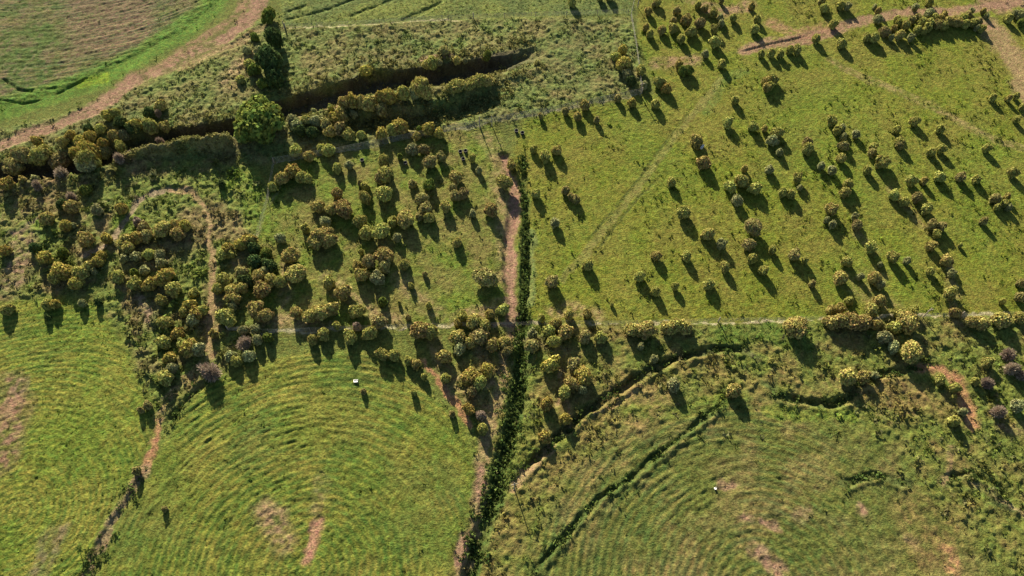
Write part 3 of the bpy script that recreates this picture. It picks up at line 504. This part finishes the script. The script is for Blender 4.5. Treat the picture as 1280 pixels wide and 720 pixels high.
ANCH = """822,8|beside the fence corner at the top;852,28|in the top centre group;880,12|near the red patch at the top;892,48|by the top ends of the wheel ruts;855,84|next to the bare red patch;940,20|left of the red bank at the top;972,64|in the row below the red bank;1040,20|above the red bank at the top right;1060,50|just below the red bank;1108,30|at the left end of the long thicket;1150,25|in the left half of the long thicket;1190,25|in the right half of the long thicket;1220,25|at the right end of the long thicket;1265,20|in the top right corner
725,5|at the top edge above the straight pale line;805,110|around the right end of the river fence;735,140|along the river fence above the smooth pasture;680,190|just right of the head of the red gully;705,245|right of the hedged ditch in the smooth pasture;700,335|right of the lower hedged ditch;820,335|alone in the middle of the open pasture;860,275|in the column right of the wheel ruts;880,190|beside the white trough;925,140|above the white trough;960,102|in the pair groups below the red bank row;930,235|in the tight group right of the wheel ruts;940,310|in the chain running down to the long fence;890,345|above the long fence in mid pasture
970,170|in the upper middle of the right pasture;1050,165|in the string at upper right of middle;1015,210|in the scattered middle of the right pasture;985,238|in the side-by-side group, right pasture middle;1060,235|in the stacked group of the right pasture;1095,195|in the upper centre of the right pasture;1130,165|in the upper right pasture;1170,188|in the far upper right pasture;1240,180|near the right edge, upper pasture;1265,125|at the right edge below the tan track;1150,235|in the line slanting down right of centre;1205,221|in the loose right-hand row;1252,250|in the cluster near the right edge;1165,285|in the lower slanting line, right pasture;1050,272|in the lower middle of the right pasture;1110,320|above the dense lower right thicket;1000,320|in the lower left of the right pasture;1180,335|in the column above the long fence, far right;1075,350|in the two-lobed group above the fence
1050,385|just above the long fence, right thicket;1100,380|on the fence line beside the dark thicket;1060,402|in the solid clump on the long fence;995,408|standing alone on the long fence;1130,400|in the clump by the leaning pole;1195,380|over the fence right of the pole;1245,398|on the fence near the right edge;1125,432|below the pole's clump;1075,470|at the bend of the right-hand ditch;1255,460|among the pinkish bushes at the right;1190,480|beside the orange soil patch;1245,512|below the pinkish bushes at the right;1200,520|below the orange soil patch
722,392|just above the fence, right of the gully;700,415|on the fence right of the hedged ditch;740,420|below the fence, right of the ditch;705,465|in the gold group right of the ditch;718,482|at the head of the curved ditch;685,525|in the bare strip beside the dark hedge;815,410|in the orange clump on the fence;847,408|in the yellow clump on the fence;815,440|in the shade below the orange clump;845,482|below the curved dark ditch;918,487|at the end of the narrow curved ditch
425,362|above the fence in the left paddock;392,392|in the long orange clump by the fence;455,405|along the fence in the left paddock;500,380|on the bare patch above the fence;532,412|in the big clump on the fence line;405,420|just below the fence at left;486,445|at the edge of the middle crop field;520,475|beside the narrow red path;600,398|in the clump left of the gully at the fence;575,428|below the fence, left clump;610,425|below the fence beside the gully;590,478|in the gold pair left of the dark hedge;592,515|at the foot of the narrow red path
395,188|under the river fence at upper left;362,218|in the clump at the left paddock corner;430,207|near the single black tub;480,210|in the stack at the top of the left paddock;525,190|under the river fence, paddock top;545,200|top middle of the left paddock;575,232|below the three black tubs;595,205|right of the three black tubs;455,240|in the pair right of the paddock's left part;530,255|in the chain down the paddock centre;560,258|right of the chain in the left paddock;612,260|left of the red gully;636,215|at the head of the red gully;415,258|in the wide group, left part of paddock;402,293|in the large rounded clump, left part;465,282|in the row across the paddock middle;505,275|in the big centre clump of the paddock;571,302|alone left of the gully;607,346|beside the lower red gully;465,332|in the crowded clump above the fence;500,340|right of the crowded clump;365,330|in the orange pair inside the paddock's left edge
285,312|on the rim right of the tan track;312,302|along the arch right of the tan track;325,325|in the dark heart of the left thicket;330,345|in the middle of the left thicket;285,352|beside the tan track, upper thicket;295,368|beside the tan track, middle thicket;325,385|in the lower middle of the left thicket;280,397|beside the lower tan track;310,418|at the fence's left end;300,445|at the foot of the left thicket;262,464|where the tan track ends;235,432|left of the tan track's foot;208,440|in the column left of the track's foot;206,470|at the tip of the left thicket column;180,508|by the narrow soil strip
240,390|left of the tan track, lower;215,405|in the lower left thicket;210,355|in the middle of the arched track's thicket;175,354|left below the arched track;165,303|inside the arched track, left side;190,288|inside the arched track, middle;225,285|inside the arched track, right side;190,322|in the shade inside the arched track;242,365|near the tan track
60,272|left of the arched track, upper;85,280|in the rough ground left of the arch;110,300|in the rough ground beside the arch;132,297|touching the arched track;55,320|in the far left thicket;5,313|at the left edge of the photo;75,342|lower far left thicket;98,345|above the left crop field;120,325|between the far left thicket and the arch;20,226|on the bank at the left edge;45,226|on the rough bank at left;106,236|in the tree shade at left;88,255|in the rough ground below the river trees;120,261|at the edge of the tree shade;151,260|outside the arched track
8,386|in the left crop field at the photo's edge;62,382|in the left crop field;110,377|at the top of the left crop field;170,588|at the narrow soil strip between crop fields;205,636|alone in the middle crop field;277,229|above the arched track"""
TANCH = """100,190|in the tall yellow clump by the river;125,192|right part of the tall riverside clump;45,190|in the dark hedge at left;10,197|at the left edge of the dark hedge;75,190|between the dark hedge and yellow clump;146,194|on the levee's left end;100,172|on the river bank, left;125,165|above the yellow clump;140,142|at the edge of the red soil;150,165|on the north bank, left part;170,156|on the bank left of the open channel;188,145|by the small pink bush on the bank;195,165|where the open channel starts;325,146|;336,72|by the dark boundary trees;335,18|at the top of the farm boundary;445,125|in the row south of the dark channel;475,126|in the middle of the river row;420,142|on the lit south bank;410,158|on the slope below the bank;375,155|right of the big lime tree;395,140|at the channel's south edge;456,87|on the channel's north edge;440,165|above the river fence, left;490,117|in the river row, right part;526,110|at the right end of the river row;490,160|in the gold clump above the fence;530,162|in the small group above the fence;568,107|on the green hump south of the channel;600,99|on the far green hump;540,78|on the north edge by the red scar;571,75|right of the red scar;609,69|at the far end of the channel;555,62|above the red scar;782,75|in the clump by the fence's right corner;786,95|below the right corner clump"""
CW = {'Y': 'golden', 'y': 'yellow-green', 'o': 'orange-olive', 'b': 'brown-olive', 'g': 'grey-green', 'l': 'lime green', 'd': 'dark green', 'p': 'pinkish bare'}
def parse(s): return [t.split(',') for t in s.replace('\n', '').split(';') if t.strip()]
def anchors(s): 
    out = []
    for t in s.replace('\n', ';').split(';'):
        if t.strip(): a, ph = t.split('|'); x, y = a.split(','); out.append((float(x), float(y), ph))
    return out
items = []
for kind, src in (('shrub', SHR), ('tree', TREES)):
    for t in parse(src):
        x, y, r = map(float, t[:3]); c = t[3]; sc = mpp(x, y)
        rm = r*sc*1.08
        h = float(t[4]) if kind == 'tree' else min(1.25+.95*rm, 3.0*rm)
        items.append(dict(kind=kind, x=x, y=y, r=r, c=c, rm=rm, h=h))
# the very smallest shrubs are one of several hundred: they join the stuff below
shr = sorted([i for i in items if i['kind'] == 'shrub'], key=lambda i: -i['rm']); NI = 300
print('shrubs', len(shr), 'trees', len(items)-len(shr))
for i in shr[NI:]: i['stuff'] = True
ORD = ['leftmost', 'second from left', 'third from left', 'fourth from left', 'fifth from left', 'sixth from left', 'seventh from left', 'eighth from left', 'ninth from left', 'tenth from left']
def make_labels(its, AN, word):
    grp = {}
    for i in its:
        k = min(range(len(AN)), key=lambda a: (AN[a][0]-i['x'])**2+(AN[a][1]-i['y'])**2); grp.setdefault(k, []).append(i)
    for k, g in grp.items():
        ph = AN[k][2]; md = sorted(i['rm'] for i in g)
        for i in g: i['sz'] = 'large' if i['rm'] > 1.55 else ('small' if i['rm'] < .95 else 'medium')
        cls = {}
        for i in g: cls.setdefault((i['sz'], i['c']), []).append(i)
        for (sz, c), l in cls.items():
            l.sort(key=lambda i: i['x']); q = 'twiggy' if c == 'p' else 'leafy'
            for j, i in enumerate(l):
                if len(g) == 1: i['label'] = f"{CW[c]} {word} {ph}"; 
                elif len(l) == 1: i['label'] = f"{sz} {CW[c]} {word} {ph}"
                elif len(l) == 2: i['label'] = f"{('left','right')[j]} of two {sz} {CW[c]} {word}s {ph}"
                else:
                    o = 'rightmost' if j == len(l)-1 else ORD[j]; i['label'] = f"{o} of {len(l)} {sz} {CW[c]} {word}s {ph}"
make_labels([i for i in shr[:NI]], anchors(ANCH), 'shrub')
make_labels([i for i in items if i['kind'] == 'tree'], anchors(TANCH), 'tree')
for i in items:
    if len(i.get('label', '').replace('-', ' ').split()) > 16: print('LONG', i['label'])
for i in items:
    if i['kind'] == 'tree' and i['r'] == 30: i['label'] = 'big lime green tree with a broad crown beside the dark river channel'
def base(i):
    zc = .6*i['h']; g = 0
    for _ in range(3):
        bx, by = P2G(i['x'], i['y'], g+zc); g = ground_z(bx, by)
    if i['kind'] == 'tree' and g < -1.3:      # rooted on the nearest bank, not on the channel floor
        for q in (.5, -.5, 1, -1, 1.5, -1.5, 2, -2, 2.5, -2.5, 3, -3, 3.5, -3.5, 4, -4):
            if i['x'] < 160 and i['y'] > 178: q = -abs(q)-(.25 if q < 0 else 0)
            g2 = ground_z(bx, by+q)
            if g2 > -1.1: by += q; g = g2; break
    return bx, by, g
bufV = []; bufF = []; bufT = []; bufC = []; off = 0
GR = {'pasture': 'shrubs dotted over the pasture', 'thicket': 'shrubs of the thickets and fence lines'}
for n, i in enumerate(items):
    bx, by, g = base(i); rz = random.random()*6.28; v = random.randrange(NV); ax = 1+.34*(random.random()-.5)
    i['pos'] = (bx, by)
    if i.get('stuff'):
        V, FA, T = CD[v]; s = math.sin(rz); c_ = math.cos(rz)
        sel = FA[-1][::3]; idxs = sel.ravel(); W = V[idxs]
        W = np.stack([(W[:, 0]*c_-W[:, 1]*s)*i['rm']*1.05+bx, (W[:, 0]*s+W[:, 1]*c_)*i['rm']*1.05+by, W[:, 2]*i['h']+g-.05], -1)
        m0 = W.reshape(-1, 4, 3).mean(1, keepdims=True); W = (m0+(W.reshape(-1, 4, 3)-m0)*1.6).reshape(-1, 3)
        bufV.append(W); bufF.append(np.arange(len(W)).reshape(-1, 4)+off); off += len(W); bufT.append(T[idxs]); bufC.append(np.tile(LC[i['c']], (len(W), 1))); continue
    kind = 'p' if i['c'] == 'p' else ('B' if (i['kind'] == 'tree' and i['rm'] > 1.9) or i['rm'] > 1.75 else 's')
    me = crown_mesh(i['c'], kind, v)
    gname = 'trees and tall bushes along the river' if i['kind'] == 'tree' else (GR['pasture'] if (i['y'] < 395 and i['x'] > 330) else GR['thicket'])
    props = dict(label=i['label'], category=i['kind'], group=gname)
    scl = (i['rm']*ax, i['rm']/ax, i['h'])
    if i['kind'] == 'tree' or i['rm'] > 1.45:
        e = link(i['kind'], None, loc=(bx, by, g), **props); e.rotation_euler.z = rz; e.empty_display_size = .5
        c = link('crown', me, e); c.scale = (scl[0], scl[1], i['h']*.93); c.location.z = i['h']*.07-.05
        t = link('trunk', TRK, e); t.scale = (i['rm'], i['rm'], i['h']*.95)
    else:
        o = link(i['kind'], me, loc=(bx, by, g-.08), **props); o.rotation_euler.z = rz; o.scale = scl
if bufV:
    me = mesh_np('small_shrubs', np.concatenate(bufV), np.concatenate(bufF), [attr_leaf_mat('foliage_small', .35)], tint=np.concatenate(bufT), col=np.concatenate(bufC))
    link('small_shrubs', me, kind='stuff', label='the smallest thorn bushes between the larger shrubs', category='shrubs')

# ------------------------------------------------------------------ fences, poles, tubs
def boxes(L):
    V = []; Fq = []
    for (x0, y0, z0, x1, y1, z1) in L:
        o = len(V); V += [(x0, y0, z0), (x1, y0, z0), (x1, y1, z0), (x0, y1, z0), (x0, y0, z1), (x1, y0, z1), (x1, y1, z1), (x0, y1, z1)]
        Fq += [[o, o+3, o+2, o+1], [o+4, o+5, o+6, o+7], [o, o+1, o+5, o+4], [o+1, o+2, o+6, o+5], [o+2, o+3, o+7, o+6], [o+3, o, o+4, o+7]]
    return np.array(V, float), np.array(Fq)
def cyl(r0, r1, h, n=8, z0=0):
    V = [(r0*math.cos(2*math.pi*i/n), r0*math.sin(2*math.pi*i/n), z0) for i in range(n)]+[(r1*math.cos(2*math.pi*i/n), r1*math.sin(2*math.pi*i/n), z0+h) for i in range(n)]+[(0, 0, z0+h+r1*.2)]
    return np.array(V), [np.array([[i, (i+1) % n, n+(i+1) % n, n+i] for i in range(n)]), np.array([[n+i, n+(i+1) % n, 2*n] for i in range(n)])]
v, f = cyl(.055, .05, 1.45); POST = mesh_np('post', v, f, [M_POST])
v, f = cyl(.11, .10, 2.3); STRAIN = mesh_np('strainer_post', v, f, [M_POST])
def fence(s, label, hgt=1.3, gap=7.0, wires=5, wr=.011):
    P = pl(s); x0, y0 = P[0]; e = link('fence', None, loc=(x0, y0, 0), label=label, category='fence', group='wire fences')
    L = [math.hypot(P[i+1][0]-P[i][0], P[i+1][1]-P[i][1]) for i in range(len(P)-1)]; S = np.concatenate([[0], np.cumsum(L)]); n = max(2, int(S[-1]/gap)); PA = np.array(P)
    T = np.linspace(0, S[-1], n+1); X = np.interp(T, S, PA[:, 0]); Y = np.interp(T, S, PA[:, 1]); Zg = geom(X, Y)
    for k in range(n+1):
        o = link('post', POST if k % 6 else STRAIN, e); o.location = (X[k]-x0, Y[k]-y0, Zg[k]-.05); o.rotation_euler = (random.uniform(-.03, .03), random.uniform(-.03, .03), 0)
        if k % 6 == 0: o.scale = (1, 1, .75)
    V = []; Fq = []
    def seg(a, b, r):
        o = len(V); d = (b[0]-a[0], b[1]-a[1]); l = math.hypot(*d) or 1; nx_, ny_ = -d[1]/l*r, d[0]/l*r
        if l < 1e-6 or abs(b[2]-a[2]) > 3*l:
            V.extend([(a[0]-r, a[1], a[2]), (a[0]+r, a[1], a[2]), (a[0], a[1]+r, a[2]), (b[0]-r, b[1], b[2]), (b[0]+r, b[1], b[2]), (b[0], b[1]+r, b[2])])
        else:
            for p in (a, b): V.extend([(p[0]+nx_, p[1]+ny_, p[2]-r), (p[0]-nx_, p[1]-ny_, p[2]-r), (p[0], p[1], p[2]+r)])
        Fq.extend([[o, o+1, o+4, o+3], [o+1, o+2, o+5, o+4], [o+2, o, o+3, o+5]])
    for wv in range(wires):
        hh = .18+(hgt-.2)*wv/(wires-1)
        for k in range(n): seg((X[k]-x0, Y[k]-y0, Zg[k]+hh), (X[k+1]-x0, Y[k+1]-y0, Zg[k+1]+hh), wr)
    for k in range(n):
        m = max(1, int(gap/.9))
        for j in range(1, m):
            t = j/m; a = (X[k]*(1-t)+X[k+1]*t-x0, Y[k]*(1-t)+Y[k+1]*t-y0); zz = Zg[k]*(1-t)+Zg[k+1]*t
            seg((a[0], a[1], zz+.1), (a[0]+1e-9, a[1], zz+hgt), wr*.9)
    link('wire_netting', mesh_np('wire_netting', np.array(V), np.array(Fq), [M_WIRE]), e)
fence('286,413 330,416 460,411 560,408 640,405 700,404 760,406 870,403 960,401 1060,398 1150,396 1300,393', 'long straight wire fence crossing the photo below the pastures')
fence('320,300 332,262 341,232 343,204', 'short wire fence down the left end of the paddock')
fence('343,204 380,198 420,192 480,180 540,168 600,157 625,151 680,143 740,130 800,118', 'wire fence along the river bank above the left paddock', hgt=1.7, wr=.018)
fence('802,117 798,80 793,45 788,18 795,-8', 'wire fence running up to the top edge beside the pasture')
fence('357,36 440,32 520,27 600,23 700,20 785,17', 'low wire fence along the pale line at the top')
# tall strainer poles with a cross arm
def pole(px, py, h, label, arm=True, twin=False):
    x, y = P2G(px, py); z = ground_z(x, y); e = link('wooden_pole', None, loc=(x, y, z-.1), label=label, category='pole', group='tall wooden poles')
    v, f = cyl(.11, .075, h, 10); link('shaft', mesh_np('shaft', v, f, [M_POST], smooth=False), e)
    if arm:
        V, Fq = boxes([(-.55, -.05, h*.86, .55, .05, h*.86+.1)]); o = link('cross_arm', mesh_np('cross_arm', V, Fq, [M_POST]), e); o.rotation_euler.z = .25; o.location.y = -.12
for a in ((600, 161, 3.7, 'left of the two tall poles on the river fence above the red gully'), (615, 158, 3.2, 'right of the two tall poles on the river fence above the red gully'),
          (800, 119, 4.0, 'tall pole at the right end of the river fence'), (1153, 397, 3.7, 'tall pole rising from the long fence in the orange clump at right'),
          (643, 612, 4.0, 'lone pole on the tan soil beside the lower dark hedge'), (797, 9, 2.4, 'pole at the top fence corner beside the open pasture'), (356, 36, 2.4, 'pole at the left end of the pale line at the top')):
    pole(*a, arm=a[1] in (119, 397, 612))
def tub(px, py, label, r=.4, h=.55):
    x, y = P2G(px, py, .3); z = ground_z(x, y); e = link('water_tub', None, loc=(x, y, z), label=label, category='tub', group='round black tubs'); n = 20
    ring = lambda rr, zz: [(rr*math.cos(2*math.pi*i/n), rr*math.sin(2*math.pi*i/n), zz) for i in range(n)]
    V = ring(r*.85, 0)+ring(r, h)+ring(r*.86, h)+ring(r*.74, .12)+[(0, 0, .12)]
    Q = [[k*n+i, k*n+(i+1) % n, (k+1)*n+(i+1) % n, (k+1)*n+i] for k in range(3) for i in range(n)]; T = [[3*n+i, 3*n+(i+1) % n, 4*n] for i in range(n)]
    link('body', mesh_np('body', np.array(V), [np.array(Q), np.array(T)], [M_TUB]), e)
    V = ring(r*1.03, h-.03)+ring(r*1.03, h+.03)+ring(r*.9, h+.03)+ring(r*.9, h+.005)
    Q = [[k*n+i, k*n+(i+1) % n, (k+1)*n+(i+1) % n, (k+1)*n+i] for k in range(3) for i in range(n)]
    link('rim', mesh_np('rim', np.array(V), np.array(Q), [M_RIM]), e)
for a in ((575.5, 190, 'left black tub of the three grouped at the top of the left paddock'), (582, 189, 'right black tub of the three grouped in the left paddock'), (579, 199, 'lowest black tub of the three grouped in the left paddock'),
          (645.5, 164, 'left black tub of the pair below the river fence'), (653, 166.5, 'right black tub of the pair below the river fence'), (452.5, 200.5, 'single black tub among grass in the upper left paddock'), (507, 204, 'single black tub beside the lime sapling in the paddock')): tub(*a)
def slab(name, px, py, dims, rz, label, cat):
    """open box / trough with bevelled walls"""
    x, y = P2G(px, py, .2); z = ground_z(x, y)+.22; a, b, h = dims; t = .05
    V = []; 
    for (s, zz) in ((.94, 0), (1, h), (1-2*t/min(a, b)*1.2, h), (.82, h*.85)):
        V += [(-a/2*s, -b/2*s, zz), (a/2*s, -b/2*s, zz), (a/2*s, b/2*s, zz), (-a/2*s, b/2*s, zz)]
    Q = [[k*4+i, k*4+(i+1) % 4, (k+1)*4+(i+1) % 4, (k+1)*4+i] for k in range(3) for i in range(4)]+[[12, 13, 14, 15], [3, 2, 1, 0]]
    o = link(name, mesh_np(name, np.array(V), np.array(Q), [M_WHITE]), loc=(x, y, z), label=label, category=cat); o.rotation_euler.z = rz
slab('white_trough', 877.5, 184.5, (1.15, .42, .35), .95, 'narrow white trough in the shrub shadow in the right pasture', 'trough')
slab('white_crate', 445, 477, (.75, .5, .3), .1, 'small white crate lying in the middle crop field', 'crate')
slab('white_bucket', 894, 611, (.36, .36, .3), .2, 'tiny white bucket beside the bare patch in the right field', 'bucket')
print('objects', len(bpy.data.objects))
